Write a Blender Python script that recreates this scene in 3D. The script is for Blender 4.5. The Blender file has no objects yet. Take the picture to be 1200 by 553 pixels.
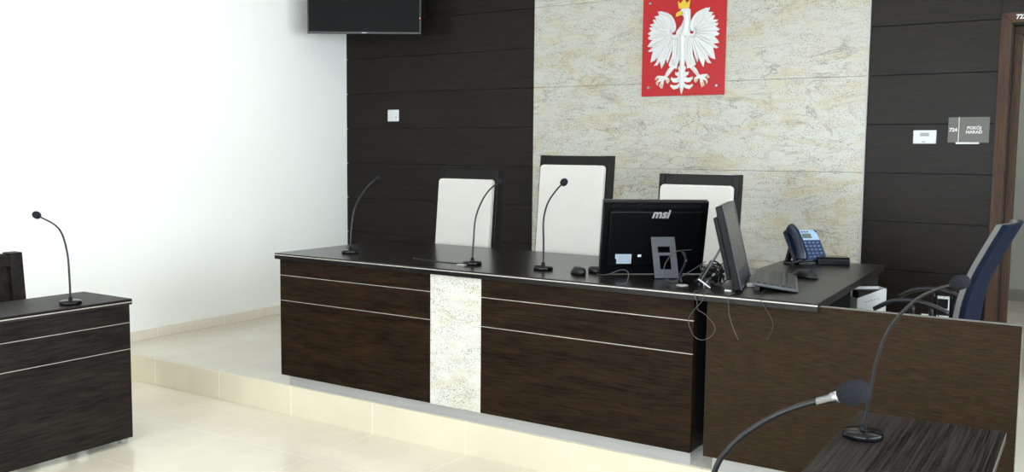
import bpy, bmesh, math, random
from mathutils import Vector, Matrix
random.seed(7)
PI = math.pi
scene = bpy.context.scene
COL = scene.collection

# ------------------------------------------------------------------ materials
def newmat(name):
    m = bpy.data.materials.new(name); m.use_nodes = True
    nt = m.node_tree; b = nt.nodes['Principled BSDF']
    return m, nt, b
def plain(name, col, rough=.5, metal=0., coat=0., bump=0., bscale=200., spec=.5, var=.06, vscale=6.):
    m, nt, b = newmat(name)
    tc = nt.nodes.new('ShaderNodeTexCoord')
    nz = nt.nodes.new('ShaderNodeTexNoise'); nz.inputs['Scale'].default_value = vscale; nz.inputs['Detail'].default_value = 4
    nt.links.new(tc.outputs['Object'], nz.inputs['Vector'])
    rp = nt.nodes.new('ShaderNodeValToRGB')
    rp.color_ramp.elements[0].position = .3; rp.color_ramp.elements[1].position = .7
    rp.color_ramp.elements[0].color = (*[c * (1 - var) for c in col], 1)
    rp.color_ramp.elements[1].color = (*[min(1, c * (1 + var)) for c in col], 1)
    nt.links.new(nz.outputs['Fac'], rp.inputs['Fac']); nt.links.new(rp.outputs['Color'], b.inputs['Base Color'])
    b.inputs['Roughness'].default_value = rough; b.inputs['Metallic'].default_value = metal
    b.inputs['Specular IOR Level'].default_value = spec
    b.inputs['Coat Weight'].default_value = coat; b.inputs['Coat Roughness'].default_value = .05
    if bump:
        n2 = nt.nodes.new('ShaderNodeTexNoise'); n2.inputs['Scale'].default_value = bscale; n2.inputs['Detail'].default_value = 2
        nt.links.new(tc.outputs['Object'], n2.inputs['Vector'])
        bp = nt.nodes.new('ShaderNodeBump'); bp.inputs['Strength'].default_value = bump; bp.inputs['Distance'].default_value = .002
        nt.links.new(n2.outputs['Fac'], bp.inputs['Height']); nt.links.new(bp.outputs['Normal'], b.inputs['Normal'])
    return m
def wood(name, dark, light, axis='X', rough=.4, spec=.5, fine=260., long=3., lo=.36, hi=.64, coarse=.4):
    """dark veneer with long fine grain along one axis"""
    m, nt, b = newmat(name)
    tc = nt.nodes.new('ShaderNodeTexCoord')
    def stretched(s_long, s_fine):
        mp = nt.nodes.new('ShaderNodeMapping'); sc = [s_fine] * 3; sc['XYZ'.index(axis)] = s_long
        mp.inputs['Scale'].default_value = sc
        nt.links.new(tc.outputs['Object'], mp.inputs['Vector'])
        nz = nt.nodes.new('ShaderNodeTexNoise'); nz.inputs['Scale'].default_value = 1.; nz.inputs['Detail'].default_value = 4
        nz.inputs['Roughness'].default_value = .6
        nt.links.new(mp.outputs['Vector'], nz.inputs['Vector']); return nz
    a = stretched(long, fine); c = stretched(long * .35, fine * .12)
    mx = nt.nodes.new('ShaderNodeMath'); mx.operation = 'MULTIPLY_ADD'
    nt.links.new(a.outputs['Fac'], mx.inputs[0]); mx.inputs[1].default_value = 1 - coarse
    m2 = nt.nodes.new('ShaderNodeMath'); m2.operation = 'MULTIPLY'; m2.inputs[1].default_value = coarse
    nt.links.new(c.outputs['Fac'], m2.inputs[0]); nt.links.new(m2.outputs[0], mx.inputs[2])
    rp = nt.nodes.new('ShaderNodeValToRGB')
    rp.color_ramp.elements[0].position = lo; rp.color_ramp.elements[1].position = hi
    rp.color_ramp.elements[0].color = (*dark, 1); rp.color_ramp.elements[1].color = (*light, 1)
    nt.links.new(mx.outputs[0], rp.inputs['Fac']); nt.links.new(rp.outputs['Color'], b.inputs['Base Color'])
    b.inputs['Roughness'].default_value = rough; b.inputs['Specular IOR Level'].default_value = spec
    bp = nt.nodes.new('ShaderNodeBump'); bp.inputs['Strength'].default_value = .25; bp.inputs['Distance'].default_value = .001
    nt.links.new(a.outputs['Fac'], bp.inputs['Height']); nt.links.new(bp.outputs['Normal'], b.inputs['Normal'])
    return m
def tile(name, base, joint, px, py, ox, oy, rough=.15, usex=True, usey=True, w=.004):
    """polished stoneware tiles with joint lines on the object's x and y"""
    m, nt, b = newmat(name); N = nt.nodes; L = nt.links
    tc = N.new('ShaderNodeTexCoord'); sp = N.new('ShaderNodeSeparateXYZ'); L.new(tc.outputs['Object'], sp.inputs[0])
    def joints(sock, p, o):
        s = N.new('ShaderNodeMath'); s.operation = 'SUBTRACT'; s.inputs[1].default_value = o; L.new(sock, s.inputs[0])
        d = N.new('ShaderNodeMath'); d.operation = 'DIVIDE'; d.inputs[1].default_value = p; L.new(s.outputs[0], d.inputs[0])
        f = N.new('ShaderNodeMath'); f.operation = 'FRACT'; L.new(d.outputs[0], f.inputs[0])
        h = N.new('ShaderNodeMath'); h.operation = 'SUBTRACT'; h.inputs[1].default_value = .5; L.new(f.outputs[0], h.inputs[0])
        a = N.new('ShaderNodeMath'); a.operation = 'ABSOLUTE'; L.new(h.outputs[0], a.inputs[0])
        g = N.new('ShaderNodeMath'); g.operation = 'GREATER_THAN'; g.inputs[1].default_value = .5 - w / p / 2; L.new(a.outputs[0], g.inputs[0])
        return g.outputs[0]
    n1 = N.new('ShaderNodeTexNoise'); n1.inputs['Scale'].default_value = 2.2; n1.inputs['Detail'].default_value = 6
    L.new(tc.outputs['Object'], n1.inputs['Vector'])
    rp = N.new('ShaderNodeValToRGB'); rp.color_ramp.elements[0].position = .35; rp.color_ramp.elements[1].position = .7
    rp.color_ramp.elements[0].color = (*[c * .93 for c in base], 1); rp.color_ramp.elements[1].color = (*[min(1, c * 1.05) for c in base], 1)
    L.new(n1.outputs['Fac'], rp.inputs['Fac'])
    mix = N.new('ShaderNodeMixRGB'); mix.inputs['Color2'].default_value = (*joint, 1); L.new(rp.outputs['Color'], mix.inputs['Color1'])
    socks = ([joints(sp.outputs['X'], px, ox)] if usex else []) + ([joints(sp.outputs['Y'], py, oy)] if usey else [])
    if len(socks) == 2:
        mm = N.new('ShaderNodeMath'); mm.operation = 'MAXIMUM'; L.new(socks[0], mm.inputs[0]); L.new(socks[1], mm.inputs[1]); fac = mm.outputs[0]
    else: fac = socks[0]
    L.new(fac, mix.inputs['Fac']); L.new(mix.outputs['Color'], b.inputs['Base Color'])
    b.inputs['Roughness'].default_value = rough
    return m
def granite(name, pale, warm, grey, speck, vein=1., speckpos=.36, sscale=110., rough=.3):
    m, nt, b = newmat(name); N = nt.nodes; L = nt.links
    tc = N.new('ShaderNodeTexCoord')
    mp = N.new('ShaderNodeMapping'); mp.inputs['Rotation'].default_value = (0, math.radians(12), 0); mp.inputs['Scale'].default_value = (1., 1., 2.6)
    L.new(tc.outputs['Object'], mp.inputs['Vector'])
    def noise(scale, detail, vec, dist=0., rough_=.55):
        n = N.new('ShaderNodeTexNoise'); n.inputs['Scale'].default_value = scale; n.inputs['Detail'].default_value = detail
        n.inputs['Distortion'].default_value = dist; n.inputs['Roughness'].default_value = rough_; L.new(vec, n.inputs['Vector']); return n.outputs['Fac']
    def ramp(f, p0, p1, v0=0., v1=1.):
        r = N.new('ShaderNodeMapRange'); r.inputs['From Min'].default_value = p0; r.inputs['From Max'].default_value = p1
        r.inputs['To Min'].default_value = v0; r.inputs['To Max'].default_value = v1; L.new(f, r.inputs['Value']); return r.outputs[0]
    def mixc(fac, c1, c2):
        x = N.new('ShaderNodeMixRGB'); L.new(fac, x.inputs['Fac'])
        for s, c in (('Color1', c1), ('Color2', c2)):
            if isinstance(c, tuple): x.inputs[s].default_value = (*c, 1)
            else: L.new(c, x.inputs[s])
        return x.outputs['Color']
    def math_(op, a, v):
        x = N.new('ShaderNodeMath'); x.operation = op; L.new(a, x.inputs[0])
        if isinstance(v, float): x.inputs[1].default_value = v
        else: L.new(v, x.inputs[1])
        return x.outputs[0]
    V = mp.outputs['Vector']; O = tc.outputs['Object']
    c = mixc(ramp(noise(3.2, 8, V, 1.2, .62), .47, .68), pale, warm)
    # wispy grey veins: thin iso-lines of a distorted noise, broken up by a second one
    v1 = math_('ABSOLUTE', math_('SUBTRACT', noise(2.1, 9, V, 1.6, .62), .5), 0.)
    v = math_('MULTIPLY', ramp(v1, .0, .022, 1., 0.), ramp(noise(5., 4, O), .42, .62))
    v2 = math_('MULTIPLY', ramp(noise(14., 8, V, 2., .7), .56, .68), .55)
    m3 = N.new('ShaderNodeMapping'); m3.inputs['Rotation'].default_value = (0, math.radians(-14), 0); m3.inputs['Scale'].default_value = (7., 7., 62.)
    L.new(O, m3.inputs['Vector'])
    v3 = math_('MULTIPLY', ramp(noise(1., 6, m3.outputs['Vector'], .9, .65), .52, .72), ramp(noise(3.3, 4, O), .40, .60))
    v = math_('MAXIMUM', v, math_('MULTIPLY', v3, .85))
    c = mixc(math_('MULTIPLY', math_('MAXIMUM', v, v2), vein), c, grey)
    sp = math_('MULTIPLY', ramp(noise(sscale, 3, O), speckpos, speckpos - .07), ramp(noise(7., 4, V), .36, .56))
    c = mixc(math_('MULTIPLY', sp, .8), c, speck)
    L.new(c, b.inputs['Base Color']); b.inputs['Roughness'].default_value = rough
    return m
def emis(name, col, s):
    m, nt, b = newmat(name)
    b.inputs['Base Color'].default_value = (*col, 1); b.inputs['Emission Color'].default_value = (*col, 1); b.inputs['Emission Strength'].default_value = s
    return m
def pane(name):
    m = bpy.data.materials.new(name); m.use_nodes = True; nt = m.node_tree; nt.nodes.clear()
    o = nt.nodes.new('ShaderNodeOutputMaterial'); mx = nt.nodes.new('ShaderNodeMixShader'); t = nt.nodes.new('ShaderNodeBsdfTransparent')
    g = nt.nodes.new('ShaderNodeBsdfGlossy'); g.inputs['Roughness'].default_value = .02
    fr = nt.nodes.new('ShaderNodeFresnel'); fr.inputs['IOR'].default_value = 1.45
    nt.links.new(fr.outputs[0], mx.inputs[0]); nt.links.new(t.outputs[0], mx.inputs[1]); nt.links.new(g.outputs[0], mx.inputs[2]); nt.links.new(mx.outputs[0], o.inputs[0])
    return m

M = {}
M['white_wall'] = plain('white_plaster', (.86, .87, .855), .7, bump=.05, bscale=300, var=.012, vscale=1.5)
M['ceiling'] = plain('ceiling_white', (.85, .85, .84), .8, var=.01)
M['floor'] = tile('floor_tile', (.74, .685, .57), (.84, .79, .68), .63, .592, -3.94, 3.285, .16)
M['plat'] = tile('platform_tile', (.635, .60, .51), (.70, .67, .585), .63, .6, -3.94, 4.36, .006)
M['plat'].node_tree.nodes['Principled BSDF'].inputs['IOR'].default_value = 1.75
M['riser'] = tile('riser_tile', (.66, .59, .465), (.80, .75, .63), .63, .6, -3.94, 0, .22, True, False, .005)
M['base_tile'] = tile('baseboard_tile', (.80, .74, .65), (.88, .84, .77), .6, .62, 0, 4.84, .25, False, True, .004)
M['wall_wood'] = wood('dark_wall_veneer', (.0040, .0026, .0018), (.0135, .0094, .0070), 'X', .40, .17, 230, 9, .40, .60)
M['bench_wood'] = wood('bench_veneer', (.0030, .0016, .0008), (.026, .0132, .0062), 'X', .45, .07, 170, 9, .38, .64, .35)
M['clerk_wood'] = wood('clerk_panel_veneer', (.0055, .0031, .0018), (.046, .0275, .0150), 'X', .5, .06, 300, 14, .26, .74, .15)
M['top_wood_x'] = wood('worktop_veneer_long', (.002, .0015, .0012), (.012, .0095, .008), 'X', .24, .35, 190, 4, .42, .60)
M['top_wood_y'] = wood('worktop_veneer_deep', (.0025, .002, .0017), (.015, .0122, .0104), 'Y', .33, .28, 200, 5, .42, .60)
M['desk_wood'] = wood('side_desk_veneer', (.004, .003, .0026), (.022, .0165, .0142), 'Y', .45, .13, 150, 9, .40, .62)
M['desk_top'] = wood('side_desk_top_veneer', (.0012, .001, .0009), (.034, .027, .0245), 'Y', .42, .09, 210, 2.2, .40, .62, .12)
M['chair_wood'] = wood('chair_veneer', (.0025, .002, .0018), (.007, .0056, .0052), 'Z', .38, .18, 160, 4)
M['casing'] = wood('door_casing_veneer', (.030, .0165, .010), (.078, .046, .030), 'Z', .45, .12, 160, 5)
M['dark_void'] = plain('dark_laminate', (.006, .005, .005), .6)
M['stone'] = granite('beige_granite', (.455, .45, .405), (.43, .375, .265), (.205, .19, .16), (.085, .065, .047), .9, .44, 130.)
M['stone_pale'] = granite('pale_speckled_granite', (.60, .59, .555), (.56, .52, .42), (.33, .31, .28), (.035, .03, .024), .32, .45, 210.)
M['silver'] = plain('silver_strip', (.50, .47, .43), .4, .5)
M['alu'] = plain('brushed_aluminium', (.40, .40, .40), .5, .4, var=.03)
M['edge_grey'] = plain('grey_edge_band', (.13, .125, .115), .5)
M['white_cloth'] = plain('white_upholstery', (.53, .515, .485), .85, bump=.15, bscale=500, var=.02)
M['black_plastic'] = plain('black_plastic', (.005, .005, .006), .35, spec=.3)
M['black_gloss'] = plain('black_gloss_plastic', (.004, .004, .005), .2, spec=.22)
M['black_back'] = plain('black_satin_case', (.0018, .0019, .0028), .35, spec=.16)
M['bezel'] = plain('dark_grey_bezel', (.026, .029, .038), .32)
M['vent'] = plain('slate_vent', (.006, .0065, .008), .8, spec=.1)
M['foam'] = plain('dark_grey_foam', (.017, .018, .023), .95, spec=.1, bump=1., bscale=900, var=.2, vscale=300)
M['gooseneck'] = plain('black_gooseneck', (.008, .008, .009), .35, spec=.4)
M['chrome'] = plain('satin_chrome', (.32, .32, .33), .3, 1.)
M['stand_grey'] = plain('grey_metal_stand', (.085, .093, .108), .4, .3)
M['screen_off'] = plain('screen_off', (.075, .070, .062), .35, var=.02)
M['tv_screen'] = plain('tv_screen_off', (.0045, .0058, .0056), .45, spec=.07)
M['tv_bezel'] = plain('tv_bezel', (.010, .010, .011), .3)
M['white_plastic'] = plain('white_plastic', (.58, .60, .62), .35, var=.01)
M['pale_blue_plastic'] = plain('pale_blue_plastic', (.50, .61, .72), .35, var=.02)
M['lcd'] = plain('grey_lcd', (.22, .26, .25), .3)
M['lcd_green'] = plain('green_grey_lcd', (.10, .13, .11), .25)
M['red'] = plain('red_plaque', (.40, .012, .016), .35, spec=.25, var=.03)
M['eagle'] = plain('white_eagle_relief', (.60, .61, .61), .4, var=.02)
M['gold'] = plain('yellow_gold', (.60, .42, .02), .35)
M['talon'] = plain('pale_gold_talon', (.55, .40, .28), .4)
M['sign_grey'] = plain('grey_sign_plate', (.085, .082, .075), .45, .1)
M['letter'] = plain('white_lettering', (.6, .6, .6), .5)
M['paper'] = plain('white_paper', (.82, .85, .87), .7)
M['sticker'] = plain('sticker_paper', (.42, .49, .56), .5)
M['ink'] = plain('sticker_print', (.25, .32, .45), .6)
M['phone_blue'] = plain('dark_blue_phone', (.005, .0125, .030), .3, spec=.4)
M['phone_face'] = plain('blue_phone_keypad', (.010, .027, .075), .35)
M['phone_silver'] = plain('light_blue_phone_panel', (.27, .39, .55), .35)
M['key'] = plain('phone_key', (.12, .18, .30), .4)
M['kb_key'] = plain('keyboard_key', (.022, .0225, .025), .4, spec=.35, var=.1, vscale=60)
M['kb_body'] = plain('keyboard_body', (.006, .0062, .007), .35, spec=.3)
M['kb_edge'] = plain('keyboard_grey_edge', (.07, .075, .088), .3)
M['cable'] = plain('black_cable', (.012, .012, .014), .4)
M['cable_grey'] = plain('grey_cable', (.055, .055, .058), .45)
M['cable_white'] = plain('white_cable', (.62, .65, .68), .4)
M['mesh_blue'] = plain('blue_chair_mesh', (.0035, .0075, .021), .6, spec=.12, bump=.9, bscale=220, var=.5, vscale=55)
M['chair_grey'] = plain('grey_chair_frame', (.145, .145, .145), .7, spec=.2)
M['chair_black'] = plain('black_chair_plastic', (.008, .009, .012), .3, spec=.35)
M['corridor'] = plain('grey_green_plaster', (.44, .475, .45), .8, var=.02)
M['corr_base'] = plain('grey_green_baseboard', (.27, .28, .255), .5)
M['pane'] = pane('window_pane')
M['lamp'] = emis('lamp_diffuser', (1., .98, .95), 2.)
M['led_red'] = emis('red_standby_led', (1., .08, .04), 3.)
M['window_frame'] = plain('white_window_frame', (.8, .8, .8), .4)

# ------------------------------------------------------------------ mesh helpers
def BM(): return bmesh.new()
def box(bm, x0, x1, y0, y1, z0, z1, mat=None, bev=0.):
    vs = [bm.verts.new(v) for v in ((x0,y0,z0),(x1,y0,z0),(x1,y1,z0),(x0,y1,z0),(x0,y0,z1),(x1,y0,z1),(x1,y1,z1),(x0,y1,z1))]
    fs = [bm.faces.new([vs[i] for i in f]) for f in ((3,2,1,0),(4,5,6,7),(0,1,5,4),(1,2,6,5),(2,3,7,6),(3,0,4,7))]
    if bev:
        es = {e for f in fs for e in f.edges}
        r = bmesh.ops.bevel(bm, geom=list(es), offset=bev, segments=2, affect='EDGES', profile=.6)
        vs = list({v for f in r['faces'] for v in f.verts} | {v for v in vs if v.is_valid})
    if mat is not None:
        for v in vs: v.co = mat @ v.co
    return vs
def prism(bm, pts, z0, z1, mat=None, axis='Z'):
    """polygon pts extruded from z0 to z1 along axis (Z: pts are x,y; Y: pts are x,z; X: pts are y,z)"""
    def P(p, h):
        v = {'Z': (p[0], p[1], h), 'Y': (p[0], h, p[1]), 'X': (h, p[0], p[1])}[axis]
        v = Vector(v); return mat @ v if mat is not None else v
    a = [bm.verts.new(P(p, z0)) for p in pts]; b = [bm.verts.new(P(p, z1)) for p in pts]
    n = len(pts); bm.faces.new(a[::-1]); bm.faces.new(b)
    for i in range(n): bm.faces.new((a[i], a[(i+1) % n], b[(i+1) % n], b[i]))
    return a + b
def spline(pts, k=8):
    P = [Vector(p) for p in pts]; out = []
    for i in range(len(P) - 1):
        p0 = P[i-1] if i else P[0] * 2 - P[1]; p1, p2 = P[i], P[i+1]
        p3 = P[i+2] if i + 2 < len(P) else P[-1] * 2 - P[-2]
        for j in range(k):
            t = j / k
            out.append(.5 * ((2*p1) + (p2-p0)*t + (2*p0-5*p1+4*p2-p3)*t*t + (3*p1-p0-3*p2+p3)*t**3))
    out.append(P[-1]); return out
def tube(bm, pts, r, n=10, smooth=True, sx=1., cap=True):
    pts = [Vector(p) for p in pts]; N_ = len(pts)
    rad = r if isinstance(r, (list, tuple)) else [r] * N_
    if len(rad) != N_: rad = [rad[0] + (rad[-1] - rad[0]) * i / (N_ - 1) for i in range(N_)]
    rings = []; up = None
    for i, p in enumerate(pts):
        t = (pts[min(i+1, N_-1)] - pts[max(i-1, 0)]).normalized()
        if up is None: up = Vector((0,0,1)) if abs(t.z) < .9 else Vector((1,0,0))
        a = t.cross(up)
        if a.length < 1e-5: a = t.cross(Vector((0,1,0)))
        a.normalize(); b = a.cross(t).normalized(); up = b
        rings.append([bm.verts.new(p + (a * math.cos(2*PI*k/n) * sx + b * math.sin(2*PI*k/n)) * rad[i]) for k in range(n)])
    for i in range(N_ - 1):
        for k in range(n):
            f = bm.faces.new((rings[i][k], rings[i][(k+1) % n], rings[i+1][(k+1) % n], rings[i+1][k])); f.smooth = smooth
    if cap:
        bm.faces.new(rings[0][::-1]); bm.faces.new(rings[-1])
    return rings
def lathe(bm, prof, n=28, mat=None):
    """prof: list of (radius, z) around local z"""
    rings = []
    for r, z in prof:
        ring = []
        for k in range(n):
            v = Vector((r * math.cos(2*PI*k/n), r * math.sin(2*PI*k/n), z)); ring.append(bm.verts.new(mat @ v if mat is not None else v))
        rings.append(ring)
    for i in range(len(rings) - 1):
        for k in range(n):
            f = bm.faces.new((rings[i][k], rings[i][(k+1) % n], rings[i+1][(k+1) % n], rings[i+1][k])); f.smooth = True
    bm.faces.new(rings[0][::-1]); bm.faces.new(rings[-1])
def ellipsoid(bm, c, rx, ry, rz, mat=None, n=20, m=12, zmin=-1.):
    rings = []
    for i in range(m + 1):
        t = -PI/2 + PI * i / m
        z = max(math.sin(t), zmin); r = max(math.cos(t), .02)
        ring = []
        for k in range(n):
            v = Vector((rx * r * math.cos(2*PI*k/n), ry * r * math.sin(2*PI*k/n), rz * z))
            v = (mat @ v if mat is not None else v) + Vector(c); ring.append(bm.verts.new(v))
        rings.append(ring)
    for i in range(m):
        for k in range(n):
            f = bm.faces.new((rings[i][k], rings[i][(k+1) % n], rings[i+1][(k+1) % n], rings[i+1][k])); f.smooth = True
    bm.faces.new(rings[0][::-1]); bm.faces.new(rings[-1])
def obj(name, bm, mat, parent=None, world=False, bevel=0.):
    """link bm as one mesh object; with world=True the coordinates are world ones and are moved into the parent's frame"""
    if world and parent is not None:
        off = Vector(parent.location); p = parent.parent
        while p is not None: off += Vector(p.location); p = p.parent
        for v in bm.verts: v.co -= off
    bmesh.ops.recalc_face_normals(bm, faces=bm.faces)
    me = bpy.data.meshes.new(name); bm.to_mesh(me); bm.free(); me.materials.append(mat)
    o = bpy.data.objects.new(name, me); COL.objects.link(o)
    if parent is not None: o.parent = parent
    if bevel:
        md = o.modifiers.new('edge', 'BEVEL'); md.width = bevel; md.segments = 2; md.limit_method = 'ANGLE'
    return o
def thing(name, label, cat, loc=(0,0,0), rotz=0., group=None):
    o = bpy.data.objects.new(name, None); COL.objects.link(o); o.empty_display_size = .05
    o.location = loc; o.rotation_euler = (0, 0, rotz); o['label'] = label; o['category'] = cat
    if group: o['group'] = group
    return o
def tag(o, label, cat, group=None):
    o['label'] = label; o['category'] = cat
    if group: o['group'] = group
    return o
def struct(name, bm, mat, label, cat, parent=None, bevel=0.):
    o = obj(name, bm, mat, parent, bevel=bevel)
    if parent is None: o['kind'] = 'structure'; o['label'] = label; o['category'] = cat
    return o
def dup(root, loc, rotz, label, group=None):
    r = root.copy(); COL.objects.link(r); r.location = loc; r.rotation_euler = (0, 0, rotz); r['label'] = label
    if group: r['group'] = group
    for ch in list(root.children):
        c = ch.copy(); COL.objects.link(c); c.parent = r
        for g in list(ch.children):
            d = g.copy(); COL.objects.link(d); d.parent = c
    return r
def text_bm(body, size, mat, extrude=.001, shear=0., bold=0., align='CENTER', spacing=1.):
    """letters as mesh, standing in the matrix' xy plane"""
    cu = bpy.data.curves.new('lettering', 'FONT'); cu.body = body; cu.size = size; cu.extrude = extrude; cu.shear = shear; cu.offset = bold
    cu.align_x = align; cu.align_y = 'CENTER'; cu.space_character = spacing; cu.resolution_u = 3
    t = bpy.data.objects.new('lettering', cu); COL.objects.link(t)
    bpy.context.view_layer.update()
    me = bpy.data.meshes.new_from_object(t.evaluated_get(bpy.context.evaluated_depsgraph_get()))
    bpy.data.objects.remove(t); bpy.data.curves.remove(cu)
    bm = bmesh.new(); bm.from_mesh(me); bpy.data.meshes.remove(me)
    bm.transform(mat); return bm
R = math.radians
FACE_Y = lambda x, y, z: Matrix.Translation((x, y, z)) @ Matrix.Rotation(PI/2, 4, 'X')   # lettering that faces -y

# ------------------------------------------------------------------ camera (fitted to the photograph)
CF, YAW, PITCH, ROLL, EYE = 1076.7638, .568200860, .0889802015, .0101937578, 1.55
fw = Vector((-math.sin(YAW)*math.cos(PITCH), math.cos(YAW)*math.cos(PITCH), -math.sin(PITCH)))
r0 = Vector((math.cos(YAW), math.sin(YAW), 0)); u0 = r0.cross(fw)
rr = r0 * math.cos(ROLL) + u0 * math.sin(ROLL); uu = u0 * math.cos(ROLL) - r0 * math.sin(ROLL)
cam = bpy.data.cameras.new('camera'); co = bpy.data.objects.new('camera', cam); COL.objects.link(co)
cam.sensor_width = 36; cam.sensor_fit = 'HORIZONTAL'; cam.lens = CF * 36 / 1200; cam.clip_start = .05
mw = Matrix((rr, uu, -fw)).transposed().to_4x4(); mw.translation = (0, 0, EYE); co.matrix_world = mw
scene.camera = co

# ------------------------------------------------------------------ the room
XL, XR, YF, YB, ZC = -5.793, 2.6, -3.0, 6.267, 3.25      # left, right, front, back, ceiling
YS, ZP = 3.772, .18                                        # front of the platform and its height
DX0, DX1, DZ = -.49, .45, 2.352                            # door opening in the back wall
b = BM(); box(b, XL-.2, XR+.2, YF-.2, YS+.03, -.12, 0); struct('floor', b, M['floor'], 'cream polished tile floor in front of the low platform', 'floor')
b = BM(); box(b, XL-.2, XR+.2, YS+.012, 10.3, -.12, ZP); struct('floor.001', b, M['plat'], 'pale tiled top of the low platform under the long bench', 'platform')
b = BM(); box(b, XL, XR, YS, YS+.012, 0, ZP-.002); struct('trim_1', b, M['riser'], 'beige tiled step riser along the platform front', 'step riser', bevel=.002)
b = BM(); box(b, XL-.2, XL, YF-.2, 10.3, 0, ZC); struct('wall_left', b, M['white_wall'], 'plain white wall on the left', 'wall')
b = BM(); box(b, XL, XL+.012, YS+.02, YB-.02, ZP, .256); struct('baseboard_left', b, M['base_tile'], 'beige tile baseboard along the white wall above the platform', 'baseboard', bevel=.002)
b = BM(); box(b, XL, XL+.012, YF, YS-.002, 0, .076); struct('baseboard_left.001', b, M['base_tile'], 'beige tile baseboard along the white wall on the lower floor', 'baseboard')
b = BM(); box(b, XL-.2, XR+.2, YF-.2, 10.3, ZC, ZC+.15); struct('ceiling', b, M['ceiling'], 'white ceiling above the courtroom', 'ceiling')
# back wall: masonry with the door opening, then veneer boards and the stone slabs fixed on it
b = BM()
box(b, XL, DX0, YB+.02, YB+.27, ZP, ZC); box(b, DX1, XR, YB+.02, YB+.27, ZP, ZC); box(b, DX0, DX1, YB+.02, YB+.27, DZ, ZC)
struct('wall_back', b, M['dark_void'], 'back wall behind the dark veneer and the stone panel', 'wall')
SX0, SX1 = -3.798, -1.300
zs = [ZP, .521, .832, 1.143, 1.453, 1.762, 2.072, 2.381, 2.69, 3.0, ZC]
g = .0022
b = BM()
for z0, z1 in zip(zs, zs[1:]): box(b, XL, SX0, YB, YB+.02, z0+g, z1-g)
struct('wall_back_boards', b, M['wall_wood'], 'dark horizontal veneer boards between white wall and stone panel', 'wall panelling', bevel=.0015)
b = BM()
for z0, z1 in zip(zs, zs[1:]):
    if z1 < 2.4: box(b, SX1, DX0-.062, YB, YB+.02, z0+g, z1-g)
    else:
        if z0 < 2.414: box(b, SX1, DX0-.0622, YB, YB+.02, z0+g, z1-g); box(b, DX0-.062, XR, YB, YB+.02, 2.4155, z1-g)
        else: box(b, SX1, XR, YB, YB+.02, z0+g, z1-g)
for z0, z1 in zip(zs, zs[1:]):
    if z1 < 2.4: box(b, DX1+.062, XR, YB, YB+.02, z0+g, z1-g)
struct('wall_back_boards.001', b, M['wall_wood'], 'dark horizontal veneer boards between stone panel and doorway', 'wall panelling', bevel=.0015)
b = BM()
for z0, z1 in ((ZP, .832), (.832, 1.453), (1.453, 2.072), (2.072, 2.69), (2.69, ZC)): box(b, SX0, SX1, YB-.022, YB+.02, z0+.0008, z1-.0008)
struct('trim_2', b, M['stone'], 'beige veined granite slabs behind the middle chairs', 'stone panel', bevel=.001)
b = BM(); box(b, SX1, SX1+.008, YB-.024, YB+.01, ZP, ZC); struct('trim_3', b, M['alu'], 'thin pale metal edge strip right of the granite slabs', 'edge strip')
b = BM(); box(b, XR, XR+.2, YF-.2, -1.9, 0, ZC); box(b, XR, XR+.2, 5.9, 10.3, 0, ZC); box(b, XR, XR+.2, .55, .95, 0, ZC); box(b, XR, XR+.2, 3.2, 3.6, 0, ZC)
for y0, y1 in ((-1.9, .55), (.95, 3.2), (3.6, 5.9)): box(b, XR, XR+.2, y0, y1, 0, .85); box(b, XR, XR+.2, y0, y1, 2.85, ZC)
struct('wall_right', b, M['white_wall'], 'white wall with windows on the right', 'wall')
WX = ((-5.0, -2.75), (-2.3, -.05), (.4, 2.3))
b = BM(); xs = [XL-.2] + [v for w_ in WX for v in w_] + [XR+.2]
for i in range(0, len(xs), 2): box(b, xs[i], xs[i+1], YF-.2, YF, 0, ZC)
for x0, x1 in WX: box(b, x0, x1, YF-.2, YF, 0, .85); box(b, x0, x1, YF-.2, YF, 2.85, ZC)
struct('wall_front', b, M['white_wall'], 'white wall with windows behind the viewer', 'wall')
nwin = 0
def window(u0_, u1_, on_right):
    global nwin; nwin += 1
    w = bpy.data.objects.new('window_%d' % nwin, None); COL.objects.link(w); w['kind'] = 'structure'
    w['label'] = 'white framed window %s' % (('near the front end of the right wall', 'in the middle of the right wall', 'added near the back end of the right wall to brighten the far corner', 'in the left of the wall behind the viewer', 'in the middle of the wall behind the viewer', 'in the right of the wall behind the viewer')[nwin-1]); w['category'] = 'window'
    w.location = (XR + .1, (u0_+u1_)/2, .85) if on_right else ((u0_+u1_)/2, YF - .1, .85)
    if on_right: w.rotation_euler = (0, 0, PI/2)
    h = (u1_ - u0_) / 2; f = BM()
    for a, c in ((-h, -h+.06), (h-.06, h), (-.03, .03)): box(f, a, c, -.03, .03, 0, 2.0)
    for a, c in ((0, .06), (1.94, 2.0)): box(f, -h, h, -.03, .03, a, c)
    obj('window_frame', f, M['window_frame'], w)
    f = BM(); box(f, -h+.05, h-.05, -.004, .004, .05, 1.95); obj('window_pane', f, M['pane'], w)
    L = bpy.data.lights.new('daylight_portal', 'AREA'); L.shape = 'RECTANGLE'; L.size = 2*h; L.size_y = 2.0; L.cycles.is_portal = True
    lo = bpy.data.objects.new('daylight_portal', L); COL.objects.link(lo)
    if on_right: lo.location = (XR + .22, (u0_+u1_)/2, 1.85); lo.rotation_euler = (PI/2, 0, PI/2)
    else: lo.location = ((u0_+u1_)/2, YF - .22, 1.85); lo.rotation_euler = (PI/2, 0, 0)
    d = Vector((-1, 0, 0)) if on_right else Vector((0, 1, 0))
    lo.rotation_euler = d.to_track_quat('-Z', 'Z').to_euler()
window(-1.9, .55, True); window(.95, 3.2, True); window(3.6, 5.9, True)  # third right-wall window is unseen, added to brighten the back left corner
for x0, x1 in WX: window(x0, x1, False)

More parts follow.
